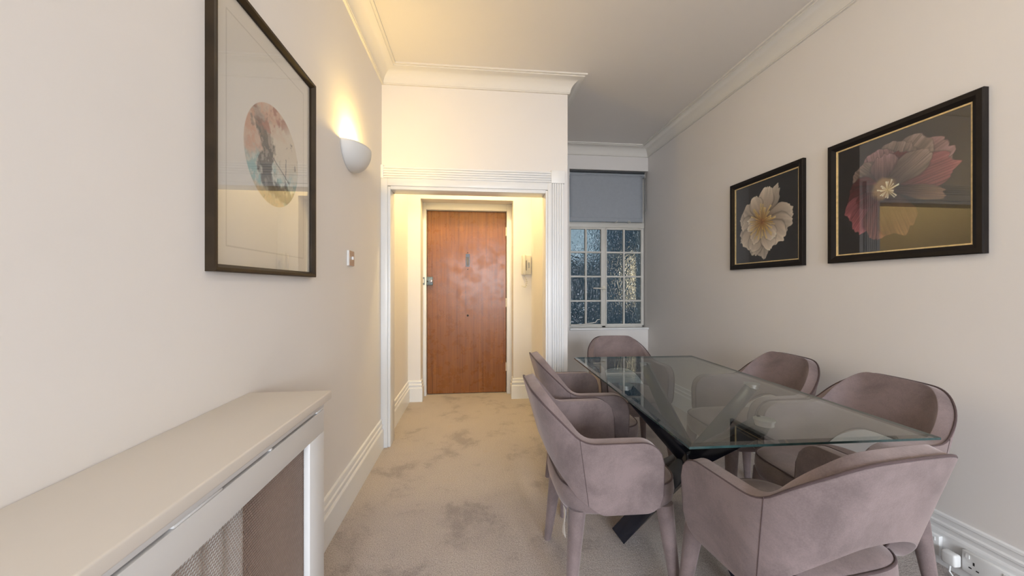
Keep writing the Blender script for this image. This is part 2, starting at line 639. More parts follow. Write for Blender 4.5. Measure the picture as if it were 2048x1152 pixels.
for x0, x1, side in sash_spans:
    b = MB()
    y0, y1 = yf0 - (0.014 if side == 'left' else 0.004), YG + 0.012
    e = 0.014
    b.box(x0, x0 + e, y0, y1, rows[0] - 0.014, 1.934)
    b.box(x1 - e, x1, y0, y1, rows[0] - 0.014, 1.934)
    b.box(x0 + e, x1 - e, y0, y1, rows[0] - 0.014, rows[0] + 0.008)
    b.box(x0 + e, x1 - e, y0, y1, 1.912, 1.934)
    xm = (x0 + x1) / 2
    b.box(xm - 0.010, xm + 0.010, y0 + 0.002, y1, rows[0], 1.92)
    for z in rows[1:4]:
        b.box(x0 + e, x1 - e, y0 + 0.003, y1, z - 0.010, z + 0.010)
    sash = b.build('sash', M['frame_cream'], w1, bevel=0.0025, smooth='angle')
    for (a0, a1) in ((x0 + e, xm - 0.010), (xm + 0.010, x1 - e)):
        for k in range(4):
            z0, z1 = rows[k] + 0.010, rows[k + 1] - 0.010
            MB().box(a0 - 0.004, a1 + 0.004, YG - 0.002, YG + 0.003, z0 - 0.006, z1 + 0.006).build('pane', M['hammered'], sash)
    for (a0, a1) in ((x0, x1),):
        if side == 'left':
            pass
    MB().box(x0, x1, YG - 0.002, YG + 0.003, 2.002, WZ1 - 0.03).build('pane', M['hammered'], w1)
# sash handle and casement stay
hd = MB()
hd.tube([(1.545, yf0 - 0.002, 1.20), (1.545, yf0 - 0.040, 1.20)], 0.010, 10)
hd.tube([(1.555, yf0 - 0.040, 1.200), (1.50, yf0 - 0.045, 1.203), (1.40, yf0 - 0.045, 1.207)], [0.010, 0.009, 0.006], 10)
hd.box(1.528, 1.562, yf0 - 0.008, yf0, 1.165, 1.235)
hd.build('handle', M['cream_plastic'], w1, smooth='angle')
st = MB()
st.tube([(1.15, yf0 - 0.02, 0.768), (1.25, yf0 - 0.035, 0.772), (1.38, yf0 - 0.05, 0.792), (1.425, yf0 - 0.05, 0.80), (1.445, yf0 - 0.05, 0.828), (1.475, yf0 - 0.05, 0.835)],
        [0.006, 0.006, 0.0055, 0.0055, 0.005, 0.004], 8)
st.box(1.13, 1.21, yf0 - 0.03, yf0, 0.757, 0.772)
st.build('casement_stay', M['frame_cream'], w1, smooth='angle')
MB().box(XP + 0.36, XR, YW - 0.022, YG - 0.022, WZ0, WZ0 + 0.022).build('sill', M['trim'], w1, bevel=0.004, smooth='angle')

# lightwell outside this window
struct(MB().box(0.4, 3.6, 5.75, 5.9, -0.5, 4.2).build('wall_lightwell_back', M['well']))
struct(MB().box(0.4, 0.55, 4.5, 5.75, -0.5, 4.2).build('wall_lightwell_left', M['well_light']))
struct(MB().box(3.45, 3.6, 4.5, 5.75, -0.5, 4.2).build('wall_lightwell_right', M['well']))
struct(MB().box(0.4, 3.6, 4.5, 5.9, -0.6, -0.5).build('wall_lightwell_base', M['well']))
struct(MB().box(2.54, 2.66, 5.70, 5.75, 0.95, 1.75).build('window_4', M['lit_window']))
struct(MB().box(1.25, 1.95, 5.70, 5.75, 1.70, 2.60).build('window_5', M['pale_glow']))  # glowing panel added to give the upper left panes pale sparkle

# ------------------------------------------------------------------ roller blind
bl = thing('roller_blind', 'grey roller blind half drawn down over the window with many panes', 'blind', (1.58, 4.20, 2.58))
bx0, bx1 = WX0 + 0.006 - 1.58, XR - 0.030 - 1.58
MB().tube([(bx0, 0.0, -0.022), (bx1, 0.0, -0.022)], 0.024, 20).build('roller', M['blind'], bl, smooth='angle')
rowsb = []
for i in range(15):
    z = -0.022 - i / 14 * (2.58 - 2.012 - 0.022)
    rowsb.append([(bx0 + 0.004 + (bx1 - bx0 - 0.028) * j / 20, -0.022 + 0.0012 * math.sin(j * 0.9 + i * 0.4), z) for j in range(21)])
MB().grid(rowsb).build('fabric', M['blind'], bl, smooth=True, solid=0.0015)
MB().box(bx0 + 0.004, bx1 - 0.024, -0.032, -0.019, -0.585, -0.535).build('hem_bar', M['blind'], bl, bevel=0.005, smooth='angle')
MB().box(bx0, bx1, -0.03, 0.02, 0.002, 0.022).build('head_rail', M['blind_dark'], bl, bevel=0.002)
for x in (bx0 - 0.004, bx1):
    MB().box(x, x + 0.005, -0.03, 0.02, -0.05, 0.006).build('bracket', M['frame_cream'], bl)
MB().tube([(bx1 - 0.006, -0.03, -0.03), (bx1 - 0.004, -0.031, -0.25), (bx1 + 0.002, -0.034, -0.38), (bx1 + 0.008, -0.036, -0.45), (bx1 - 0.004, -0.036, -0.48)], 0.003, 6).build('chain', M['grey_plastic'], bl, smooth=True)
MB().tube([(0.07, -0.036, -0.592), (0.09, -0.048, -0.59), (0.105, -0.046, -0.572)], 0.003, 6).build('hook', M['cream_plastic'], bl, smooth=True)
ring = [(0.25 + 0.014 * math.cos(k / 12 * 2 * math.pi), -0.038, -0.585 + 0.010 * math.sin(k / 12 * 2 * math.pi)) for k in range(12)]
MB().tube(ring, 0.003, 6, closed=True).build('pull_ring', M['cream_plastic'], bl, smooth=True)

# ------------------------------------------------------------------ intercom handset on the hall end wall
ic = thing('intercom_phone', 'cream intercom phone with curly cord beside the wooden door', 'intercom', (0.565, YD, 1.46))
MB().box(-0.060, 0.045, -0.028, 0, -0.105, 0.105).build('body', M['cream_plastic'], ic, bevel=0.008, smooth='angle')
hs = MB()
hs.tube([(-0.035, -0.045, -0.10), (-0.035, -0.062, -0.06), (-0.035, -0.066, 0), (-0.035, -0.062, 0.06), (-0.035, -0.045, 0.10)], [0.021, 0.019, 0.016, 0.019, 0.022], 12)
hs.box(-0.055, -0.015, -0.05, -0.028, 0.065, 0.105)
hs.box(-0.055, -0.015, -0.05, -0.028, -0.105, -0.065)
hs.build('handset', M['cream_plastic'], ic, smooth='angle')
MB().box(0.012, 0.032, -0.031, -0.028, -0.03, 0.03).build('button_panel', M['grey_plastic'], ic, bevel=0.001)
MB().box(-0.010, -0.004, -0.0295, -0.028, -0.06, 0.05).build('groove', M['dark'], ic)
pts = []
for k in range(90):
    u = k / 89
    a = u * 2 * math.pi * 9
    if u < .7:
        base = Vector((-0.03 + 0.045 * math.sin(u * 4.0) * 0.6, -0.03, -0.115 - 0.13 * u / .7))
    else:
        base = Vector((-0.012 - 0.05 * (u - .7) / .3, -0.03, -0.245 + 0.02 * (u - .7) / .3))
    pts.append(base + Vector((0.008 * math.cos(a), 0.008 * math.sin(a), 0)))
MB().tube(pts, 0.0028, 6).build('curly_cord', M['cream_plastic'], ic, smooth=True)

# ------------------------------------------------------------------ wall sconce
scn = thing('wall_sconce', 'white half-bowl wall light glowing upward on the left wall', 'wall light', (XL, 2.155, 2.01))
rowsS = []
for i in range(17):
    th = (i / 16) * math.pi / 2
    rr, zz = math.cos(th) ** 0.9, -0.128 * math.sin(th)
    rowsS.append([(0.108 * rr * math.sin(p / 32 * math.pi), -0.155 * rr * math.cos(p / 32 * math.pi) * (1 if i < 16 else 1), zz) for p in range(33)])
MB().grid(rowsS).build('bowl', M['sconce'], scn, smooth=True, solid=0.006)
MB().box(0.0, 0.012, -0.05, 0.05, -0.085, -0.035).build('back_plate', M['sconce'], scn)
bb = MB().lathe([(0.004, -0.03), (0.016, -0.02), (0.016, 0.02), (0.004, 0.03)], seg=14).build('bulb', M['bulb'], scn, smooth=True)
bb.location = (0.045, 0.0, -0.04)
point('sconce_light', (0.047, 0.0, 0.0), 15, WARM, 0.03, scn)

# ------------------------------------------------------------------ light switch
sw = thing('light_switch', 'brushed steel light switch on the left wall below the sconce', 'switch', (XL, 2.145, 1.383))
MB().box(0, 0.009, -0.043, 0.043, -0.043, 0.043).build('back_box', M['white_plastic'], sw, bevel=0.002)
MB().box(0.009, 0.013, -0.042, 0.042, -0.042, 0.042).build('plate', M['steel'], sw, bevel=0.001)
MB().box(0.013, 0.023, -0.005, 0.005, -0.008, 0.010).build('toggle', M['white_plastic'], sw, bevel=0.002)


# ------------------------------------------------------------------ artwork painted by functions
def hash2(ix, iy, seed):
    v = np.sin(ix * 127.1 + iy * 311.7 + seed * 74.7) * 43758.5453
    return v - np.floor(v)


def vnoise(x, y, seed=0):
    ix, iy = np.floor(x), np.floor(y)
    fx, fy = x - ix, y - iy
    fx, fy = fx * fx * (3 - 2 * fx), fy * fy * (3 - 2 * fy)
    a, b_ = hash2(ix, iy, seed), hash2(ix + 1, iy, seed)
    c, d = hash2(ix, iy + 1, seed), hash2(ix + 1, iy + 1, seed)
    return (a * (1 - fx) + b_ * fx) * (1 - fy) + (c * (1 - fx) + d * fx) * fy


def fbm(x, y, seed=0, oct=5):
    s, a, n = 0, 0.5, 0
    for k in range(oct):
        s = s + a * vnoise(x * 2 ** k, y * 2 ** k, seed + k * 3.1)
        n += a
        a *= 0.55
    return s / n


def sstep(a, b_, x):
    t_ = np.clip((x - a) / (b_ - a), 0, 1)
    return t_ * t_ * (3 - 2 * t_)


def mixc(img, col, m):
    col = np.asarray(col, float)
    return img * (1 - m[..., None]) + col * m[..., None]


def L(*c):
    return np.array(lin(*c))


def petal(img, X, Y, cx, cy, ang, length, width, c_in, c_out, seed, notch=0.12, r0=0.0, tip=0.62, veins=0.25, light=1.0, rim=0.30, vf=7):
    """one broad ruffled petal: grows from (cx,cy) towards ang (degrees, anticlockwise from +x)"""
    a = R(ang)
    dx, dy = X - cx, Y - cy
    u = (dx * math.cos(a) + dy * math.sin(a)) / length
    w = (-dx * math.sin(a) + dy * math.cos(a)) / width
    w = w + 0.16 * (fbm(u * 2.2 + seed, w * 1.2 + seed * 1.7, seed, 3) - 0.5) * np.clip(u, 0, 1)
    # scalloped outer edge
    sc = fbm(w * 2.6 + seed * 3, w * 0 + seed, seed + 5, 3) - 0.5
    edge = 1.0 + notch * 2 * sc - 0.10 * np.abs(w) ** 2
    half = 0.16 + 0.84 * np.clip(u / tip, 0, 1) ** 0.85
    uu = np.clip((u - tip) / np.maximum(edge - tip, 0.05), 0, 1)
    half = half * np.clip(1 - uu ** 3.2, 0, 1) ** 0.5
    d = half - np.abs(w)
    d2 = np.minimum(d, (edge - u) * 1.6)
    m = sstep(0.0, 0.05, d2) * (u > r0)
    ft = (np.clip(u, 0, 1) ** 1.3)[..., None]
    col = np.asarray(c_in) * (1 - ft) + np.asarray(c_out) * ft
    str_ = fbm(w * vf + seed, u * 1.4 + seed, seed + 9, 5)
    fold = fbm(w * 2.2 + seed * 2, u * 1.1, seed + 13, 2)
    tone = 1 + veins * (str_ - 0.5) * 2.4 + 0.45 * (fold - 0.5)
    tone = tone * (1 - rim * (1 - sstep(0.0, 0.16, d)) + 0.12 * sstep(0.14, 0.02, edge - u)) * light
    halo = sstep(-0.16, 0.0, d2) * (u > r0 + 0.1) * 0.55
    img = img * (1 - (halo * (1 - m))[..., None] * 0.75)
    return img * (1 - m[..., None]) + np.clip(col * tone[..., None], 0, 1) * m[..., None]


def strands(img, X, Y, cx, cy, n, rmin, rmax, wid, c_in, c_out, seed, squash=1.0):
    rnd = random.Random(seed)
    for k in range(n):
        a = 2 * math.pi * (k + rnd.uniform(-0.35, 0.35)) / n
        ln = rnd.uniform(rmin, rmax)
        bend = rnd.uniform(-0.5, 0.5)
        dx, dy = X - cx, (Y - cy) / squash
        u = (dx * math.cos(a) + dy * math.sin(a)) / ln
        w = -dx * math.sin(a) + dy * math.cos(a) - bend * 0.06 * u * u * ln * 6
        hw = wid * rnd.uniform(0.7, 1.3) * (0.35 + 0.65 * u)
        m = sstep(0, 0.5, (hw - np.abs(w)) / wid) * (u > 0.05) * (u < 1)
        f = np.clip(u, 0, 1)[..., None]
        col = (np.asarray(c_in) * (1 - f) + np.asarray(c_out) * f) * rnd.uniform(0.75, 1.15)
        img = img * (1 - m[..., None]) + np.clip(col, 0, 1) * m[..., None]
    return img


def art_pale_peony(U, V):
    img = np.zeros(U.shape + (3,)) + L(44, 43, 45)
    img = img * (0.85 + 0.3 * fbm(U * 3, V * 3, 2))[..., None]
    X, Y = U, V * 1.03
    cx, cy = 0.46, 0.51
    pin, po = L(158, 134, 110), L(244, 232, 216)
    P_ = [(60, .47, .12, .72), (205, .42, .13, .66), (-88, .47, .12, .72), (165, .40, .14, .74), (140, .38, .13, .78), (-112, .44, .13, .80), (78, .43, .13, 1.0),
          (8, .46, .15, .88), (-14, .45, .14, .82), (112, .38, .11, .95), (183, .36, .13, .80), (-40, .42, .17, .98), (222, .44, .15, .92), (246, .40, .12, .98),
          (-66, .38, .12, 1.05), (238, .31, .09, 1.05), (-50, .30, .10, 1.05), (172, .25, .07, 1.05), (196, .26, .06, 1.05)]
    for i, (a, l, w, li) in enumerate(P_):
        img = petal(img, X, Y, cx, cy, a, l, w, pin, po, 3.3 + i * 1.7, 0.13, 0, 0.60, 0.12, li, 0.25)
    dd = np.hypot(X - cx, Y - cy)
    img = mixc(img, L(120, 76, 34), sstep(0.20, 0.04, dd) * 0.75)
    img = strands(img, X, Y, cx, cy, 42, .15, .24, .013, L(160, 98, 34), L(244, 222, 160), 5, 1.05)
    img = strands(img, X, Y, cx, cy, 30, .09, .18, .009, L(130, 72, 20), L(236, 196, 112), 8, 1.05)
    img = strands(img, X, Y, cx, cy, 14, .02, .06, .007, L(140, 80, 34), L(205, 146, 84), 9)
    return img


def art_dark_peony(U, V):
    img = np.zeros(U.shape + (3,)) + L(34, 30, 29)
    img = img * (0.8 + 0.4 * fbm(U * 4, V * 4, 7))[..., None]
    X, Y = U, V * 1.03
    cx, cy = 0.42, 0.56
    mar, pk, mv, gr = L(96, 40, 42), L(176, 104, 110), L(172, 134, 134), L(150, 130, 120)
    dk = L(38, 24, 24)
    P_ = [(28, .52, .19, dk, mv, .85), (48, .47, .17, dk, gr, .95), (72, .40, .17, dk, gr, .85), (104, .36, .15, dk, mv, .85), (134, .34, .13, dk, gr, .80), (10, .50, .15, dk, pk, .80),
          (168, .30, .12, mar, mar, .85), (192, .33, .12, dk, mar, 1.0), (212, .40, .13, mar, pk, .95), (234, .44, .13, mar, pk, .85), (262, .44, .15, mar, L(150, 98, 88), .80),
          (288, .46, .16, dk, L(132, 96, 78), .75), (-20, .47, .06, dk, L(146, 114, 96), .8), (60, .32, .13, dk, mar, .95), (90, .30, .12, dk, mv, .75), (36, .38, .12, dk, gr, .95), (204, .26, .08, dk, mar, 1.2)]
    for i, (a, l, w, c0, c1, li) in enumerate(P_):
        img = petal(img, X, Y, cx, cy, a, l, w, c0, c1, 21.3 + i * 2.3, 0.12, 0, 0.60, 0.62, li, 0.35, 15)
    d = np.hypot(X - cx + .01, (Y - cy) * 1.05)
    img = mixc(img, L(176, 142, 98), sstep(0.115, 0.06, d + 0.05 * (fbm(U * 20, V * 20, 3) - .5)) * 0.85)
    img = strands(img, X, Y, cx + .02, cy - .02, 17, .05, .10, .008, L(225, 200, 130), L(250, 242, 214), 15)
    return img


def art_circle(U, V):
    # U across 0..1 from the near end, V up; paper is off-white with an embossed border
    img = np.zeros(U.shape + (3,)) + np.array([0.80, 0.77, 0.72])
    W_, H_ = 0.58, 0.78
    x, y = (U - 0.5) * W_, (V - 0.5) * H_
    bd = np.minimum(np.minimum(x + W_ / 2, W_ / 2 - x), np.minimum(y + H_ / 2, H_ / 2 - y))
    line = (np.abs(bd - 0.055) < 0.003) * 0.35
    img = mixc(img, np.array([0.36, 0.33, 0.30]), line)
    cx, cy, r = 0.016, 0.002, 0.172
    dx, dy = x - cx, y - cy
    d = np.hypot(dx, dy)
    px, py = dx / r, dy / r
    n1 = fbm(px * 2.2 + 5, py * 2.2 + 3, 1, 6)
    n2 = fbm(px * 4 + 11, py * 4 + 2, 6, 6)
    n3 = fbm(px * 7 + 1, py * 7 + 8, 9, 5)
    ag = px * 0.8 + py * 0.6
    n4 = fbm(px * 14 + 3, py * 9 + 5, 12, 4)
    c = np.zeros(img.shape) + L(214, 205, 190)
    c = mixc(c, L(204, 160, 136), sstep(-0.1, 0.5, py - px * 1.0 - 0.1 + (n1 - .5) * 1.6) * (0.55 + 0.45 * sstep(.4, .6, n3)))
    c = mixc(c, L(150, 76, 60), sstep(0.52, 0.62, n2) * sstep(0.0, 0.6, py - px * 0.9) * .8)
    teal = sstep(0.05, 0.4, -py + 0.1 - px * 0.15 + (n1 - .5) * 1.5)
    c = mixc(c, L(150, 186, 186), teal * (0.4 + 0.6 * sstep(.42, .58, n3)))
    c = mixc(c, L(214, 218, 208), sstep(.5, .62, n4) * teal * .8)
    band = np.abs(px * 0.95 + py * 0.28 + 0.30 + (n2 - .5) * 0.8 + (n4 - .5) * 0.35)
    c = mixc(c, L(40, 34, 37), sstep(0.36, 0.20, band) * sstep(0.85, 0.3, py + (n3 - .5)) * sstep(-0.95, -0.6, py) * (0.6 + 0.4 * sstep(.38, .5, n3)))
    b2 = np.abs(py + 0.66 + 0.15 * px + (n1 - .5) * 0.5 + (n4 - .5) * .3)
    c = mixc(c, L(58, 50, 50), sstep(0.26, 0.12, b2) * sstep(-0.45, -0.1, px) * .85)
    c = mixc(c, L(214, 176, 120), sstep(-0.74, -0.88, py + 0.2 * px) * .6)
    crk = np.abs(py + 0.55 * px + 0.06 + 0.12 * (n1 - .5)) < 0.014
    c = mixc(c, L(70, 62, 64), crk * (px > -0.1) * (px < 0.6) * 0.9)
    crk2 = np.abs(px - 0.42 + 0.3 * (n1 - .5)) < 0.016
    c = mixc(c, L(84, 90, 94), crk2 * (py < 0.1) * (py > -0.55) * 0.8)
    c = mixc(c, L(60, 52, 54), sstep(.62, .68, n3) * sstep(.45, .6, n1) * 0.8)
    m = sstep(r + 0.001, r - 0.001, d)
    return img * (1 - m[..., None]) + c * m[..., None]


def print_mesh(name, fn, w, h, nu, nv, parent, rot):
    """flat printed sheet in local x (width) and z (height), facing local -y"""
    u = np.linspace(0, 1, nu)
    v = np.linspace(0, 1, nv)
    U, V = np.meshgrid(u, v)
    img = fn(U, V)
    vs = np.stack([(U - 0.5) * w, np.zeros_like(U), (V - 0.5) * h], -1).reshape(-1, 3)
    idx = np.arange(nu * nv).reshape(nv, nu)
    fs = np.stack([idx[:-1, :-1], idx[:-1, 1:], idx[1:, 1:], idx[1:, :-1]], -1).reshape(-1, 4)
    me = bpy.data.meshes.new(name)
    me.from_pydata(vs.tolist(), [], fs.tolist())
    ca = me.color_attributes.new('artwork', 'FLOAT_COLOR', 'POINT')
    rgba = np.ones((nu * nv, 4), np.float32)
    rgba[:, :3] = np.clip(img.reshape(-1, 3), 0, 1)
    ca.data.foreach_set('color', rgba.ravel())
    me.materials.append(M['print'])
    o = bpy.data.objects.new(name, me)
    COL.objects.link(o)
    o.parent = parent
    return o


def frame_mesh(w, h, fw, d0, d1, lip=0.006):
    """mitred picture frame: back at y=0, raised outer edge at y=-d1, inner edge at y=-d0"""
    b = MB()
    def rect(hw, hh, y):
        return [(-hw, y, -hh), (hw, y, -hh), (hw, y, hh), (-hw, y, hh)]
    hw, hh = w / 2, h / 2
    rs = [rect(hw, hh, 0), rect(hw, hh, -d1 + 0.003), rect(hw - 0.004, hh - 0.004, -d1), rect(hw - fw * 0.55, hh - fw * 0.55, -d1 + 0.001),
          rect(hw - fw, hh - fw, -d0), rect(hw - fw, hh - fw, 0)]
    for a, c in zip(rs, rs[1:] + rs[:1]):
        b.grid([a, c], True)
    return b


# left picture: faces +x, so local -y -> +x : rotate by +90 deg ; local +x -> +y
pl_w, pl_h = 0.617, 0.830
pic = thing('framed_picture', 'large framed print of a marbled circle on white paper above the radiator cover', 'picture', (XL, 1.343, 1.677), R(90))
frame_mesh(pl_w, pl_h, 0.021, 0.014, 0.026).build('frame', M['brown_wood'], pic, smooth='angle')
p = print_mesh('print', art_circle, pl_w - 0.042, pl_h - 0.042, 260, 350, pic, 0)
p.location = (0, -0.005, 0)
MB().box(-pl_w / 2 + 0.021, pl_w / 2 - 0.021, -0.0105, -0.0085, -pl_h / 2 + 0.021, pl_h / 2 - 0.021).build('glazing', M['picture_glass'], pic)

for (yc, fn, lab) in ((2.393, art_pale_peony, 'square black framed picture of a pale cream peony on the right wall'),
                      (1.583, art_dark_peony, 'square black framed picture of a dark maroon flower, nearer one on the right wall')):
    pw, ph = 0.650, 0.672
    pic = thing('framed_picture', lab, 'picture', (XR, yc, 1.692), R(-90))
    fr_ = frame_mesh(pw, ph, 0.040, 0.013, 0.026).build('frame', M['black_wood'], pic, smooth='angle')
    iw, ih = pw - 0.080, ph - 0.080
    g = MB()
    for r0_, r1_ in (((iw / 2, ih / 2), (iw / 2 - 0.007, ih / 2 - 0.007)),):
        o_ = [(-r0_[0], -0.012, -r0_[1]), (r0_[0], -0.012, -r0_[1]), (r0_[0], -0.012, r0_[1]), (-r0_[0], -0.012, r0_[1])]
        i_ = [(-r1_[0], -0.010, -r1_[1]), (r1_[0], -0.010, -r1_[1]), (r1_[0], -0.010, r1_[1]), (-r1_[0], -0.010, r1_[1])]
        ob = [(x, -0.003, z) for x, y, z in o_]
        ib = [(x, -0.003, z) for x, y, z in i_]
        for a_, c_ in ((ob, o_), (o_, i_), (i_, ib), (ib, ob)):
            g.grid([a_, c_], True)
    gs_ = g.build('gold_slip', M['gold'], fr_)
    gs_['label'] = 'thin gold inner edge'
    p = print_mesh('print', fn, iw - 0.012, ih - 0.012, 300, 310, pic, 0)
    p.location = (0, -0.004, 0)
    MB().box(-iw / 2 + 0.007, iw / 2 - 0.007, -0.0085, -0.0065, -ih / 2 + 0.007, ih / 2 - 0.007).build('glazing', M['picture_glass'], pic)

# ------------------------------------------------------------------ radiator cover
XF = -0.476                      # front face
CY0, CY1 = -0.70, 1.205
cov = thing('radiator_cover', 'white radiator cover with a mesh front along the left wall', 'radiator cover', (XL, 0.25, 0))
ox, oy = XL, 0.25
def cb():
    return MB()
def bx(b, x0, x1, y0, y1, z0, z1):
    b.box(x0 - ox, x1 - ox, y0 - oy, y1 - oy, z0, z1)
    return b
bx(cb(), XL + 0.001, XF + 0.018, CY0 - 0.015, CY1 + 0.015, 0.862, 0.888).build('top_shelf', M['shelf'], cov, bevel=0.004, bseg=3, smooth='angle')
b = cb()
GZ0, GZ1, GY0, GY1 = 0.13, 0.765, -0.55, 1.105
bx(b, XF - 0.018, XF, CY0, CY1, GZ1, 0.834)
bx(b, XF - 0.018, XF, CY0, CY1, 0.840, 0.862)
bx(b, XF - 0.018, XF, CY0, CY1, 0.0, GZ0)
bx(b, XF - 0.018, XF, CY0, GY0, GZ0, GZ1)
bx(b, XF - 0.018, XF, GY1, CY1, GZ0, GZ1)
for y0, y1 in ((-0.70, 0.10), (0.20, 0.38), (0.628, 0.742), (0.903, 0.912), (1.155, 1.205)):
    bx(b, XF - 0.018, XF - 0.0003, y0, y1, 0.834, 0.840)
b.build('front_panel', M['cover'], cov, bevel=0.0025, bseg=2, smooth='angle')
for y0, y1 in ((CY0, CY0 + 0.018), (CY1 - 0.018, CY1)):
    bx(cb(), XL + 0.001, XF - 0.018, y0, y1, 0, 0.862).build('side_panel', [M['raw_wood']], cov)
bx(cb(), XL + 0.001, XL + 0.004, CY0 + 0.018, CY1 - 0.018, 0.02, 0.86).build('back_lining', M['raw_wood'], cov)
# expanded metal mesh
b = MB()
xm = XF - 0.020
p_ = 0.0068
z = GZ0
while z < GZ1 + 0.004:
    bx(b, xm - 0.0007, xm, GY0 - 0.01, GY1 + 0.012, z, z + 0.0011)
    z += p_
sl_ = 0.75
HH = GZ1 - GZ0
yy = GY0 - HH * sl_
while yy < GY1:
    a0, a1 = yy, yy + HH * sl_
    z0_, z1_ = GZ0, GZ1
    if a0 < GY0:
        z0_ = GZ0 + (GY0 - a0) / sl_
        a0 = GY0
    if a1 > GY1 + 0.01:
        z1_ = GZ1 - (a1 - GY1 - 0.01) / sl_
        a1 = GY1 + 0.01
    if z1_ > z0_:
        h = 0.0006
        vs = []
        for xx in (xm - 0.0006, xm + 0.0002):
            vs += [(xx - ox, a0 - h - oy, z0_), (xx - ox, a0 + h - oy, z0_), (xx - ox, a1 + h - oy, z1_), (xx - ox, a1 - h - oy, z1_)]
        b.add(vs, [(0, 1, 2, 3), (7, 6, 5, 4), (0, 4, 5, 1), (1, 5, 6, 2), (2, 6, 7, 3), (3, 7, 4, 0)])
    yy += 0.0085
b.build('mesh_grille', M['mesh'], cov)

# radiator inside
rad = thing('radiator', 'white ribbed radiator behind the mesh of the radiator cover', 'radiator', (-0.60, 0.25, 0))
rows_ = []
prof_pts = []
y = -0.95
for k in range(150):
    yk = -0.85 + k * (0.70 + 0.85) / 149
    prof_pts.append((0.014 * math.tanh(2.2 * math.sin(yk * 2 * math.pi / 0.066)), yk))
for zz, sc_ in ((0.16, 0.0), (0.19, 1), (0.68, 1), (0.71, 0.0)):
    rows_.append([(0.03 + x_ * sc_, y_, zz) for x_, y_ in prof_pts])
MB().grid(rows_).build('panel', M['radiator'], rad, smooth=True, solid=0.004)
MB().box(-0.05, 0.045, -0.855, 0.705, 0.712, 0.728).build('top_grille', M['radiator'], rad, bevel=0.003, smooth='angle')
MB().box(-0.05, 0.0, 0.70, 0.706, 0.16, 0.712).build('end_cap', M['radiator'], rad)
MB().tube([(0.0, 0.70, 0.19), (0.0, 0.76, 0.19), (0.0, 0.775, 0.17), (0.0, 0.775, 0.0)], 0.0075, 10).build('pipe', M['steel'], rad, smooth='angle')
for yy in (-0.6, 0.5):
    MB().box(-0.108, -0.05, yy - 0.02, yy + 0.02, 0.3, 0.6).build('bracket', M['radiator'], rad)

# ------------------------------------------------------------------ glass dining table
TC, TR_ = (1.040, 1.655), R(-1.2)
tb = thing('dining_table', 'rectangular glass dining table on a black crossed metal base', 'table', (TC[0], TC[1], 0), TR_)
TW, TL, TZ, TT = 0.812, 1.335, 0.760, 0.012
hw, hl_ = TW / 2, TL / 2
b = MB()
bv = 0.014
def rc(a_, c_, z):
    return [(-a_, -c_, z), (a_, -c_, z), (a_, c_, z), (-a_, c_, z)]
r0_, r1_, r2_ = rc(hw, hl_, TZ - TT), rc(hw, hl_, TZ - 0.005), rc(hw - bv, hl_ - bv, TZ)
b.grid([r0_, r1_], True, 1)
b.grid([r1_, r2_], True, 0)
b.add(r2_, [(0, 1, 2, 3)], 0)
b.add(r0_, [(3, 2, 1, 0)], 0)
b.build('glass_top', [M['table_glass'], M['glass_edge']], tb)
HZ = 0.385
def bar(b, p0, p1, w0, w1):
    """square section beam set on edge between two points with different end widths"""
    p0, p1 = Vector(p0), Vector(p1)
    d = (p1 - p0).normalized()
    side = d.cross(Vector((0, 0, 1))).normalized()
    up = side.cross(d)
    vs = []
    for p, w in ((p0, w0), (p1, w1)):
        for a_, c_ in ((1, 0), (0, 1), (-1, 0), (0, -1)):
            vs.append(p + side * a_ * w + up * c_ * w)
    b.add(vs, [(0, 1, 5, 4), (1, 2, 6, 5), (2, 3, 7, 6), (3, 0, 4, 7), (3, 2, 1, 0), (4, 5, 6, 7)])
tops = [(-0.315, 0.03), (0.31, 0.0), (0.0, -0.455), (0.0, 0.50)]
for (tx, ty) in tops:
    b = MB()
    bar(b, (0, 0, HZ), (tx * 0.985, ty * 0.985, TZ - TT - 0.022), 0.050, 0.036)
    b.build('upper_arm', M['black_steel'], tb, bevel=0.003, smooth='angle')
    b = MB()
    fx, fy = tx * 1.02, ty * 1.0
    bar(b, (0, 0, HZ), (fx * 1.06, fy * 1.06, 0.012), 0.058, 0.056)
    b.v = [(x_, y_, max(0.0, z_)) for x_, y_, z_ in b.v]
    b.build('leg', M['black_steel'], tb, bevel=0.003, smooth='angle')
    MB().lathe([(0.03, TZ - TT - 0.022), (0.03, TZ - TT - 0.008), (0.034, TZ - TT - 0.006), (0.034, TZ - TT - 0.0005)], (tx, ty, 0), 28).build('disc_mount', M['chrome'], tb, smooth='angle')
b = MB()
b.box(-0.055, 0.055, -0.055, 0.055, HZ - 0.055, HZ + 0.055)
hub = b.build('hub', M['black_steel'], tb, bevel=0.006, smooth='angle')
hub.rotation_euler = (0, 0, 0)

# ------------------------------------------------------------------ dining chair
CH_H, ARM_H = 0.822, 0.655


def chair_profile():
    """half plan of the shell from the rear centre to the arm front, by arc length"""
    pts = []
    aX, aY, yc = 0.228, 0.165, -0.030
    for k in range(40):
        a = k / 39 * math.pi / 2
        # superellipse corner
        x = aX * math.sin(a) ** 0.58
        y = yc - aY * math.cos(a) ** 0.58
        pts.append((x, y))
    yfront = 0.146
    for k in range(1, 16):
        pts.append((aX + 0.004 * k / 15, yc + (yfront - yc) * k / 15))
    s = [0]
    for p, q in zip(pts, pts[1:]):
        s.append(s[-1] + math.hypot(q[0] - p[0], q[1] - p[1]))
    return pts, s


PP, PS = chair_profile()
SMAX = PS[-1]


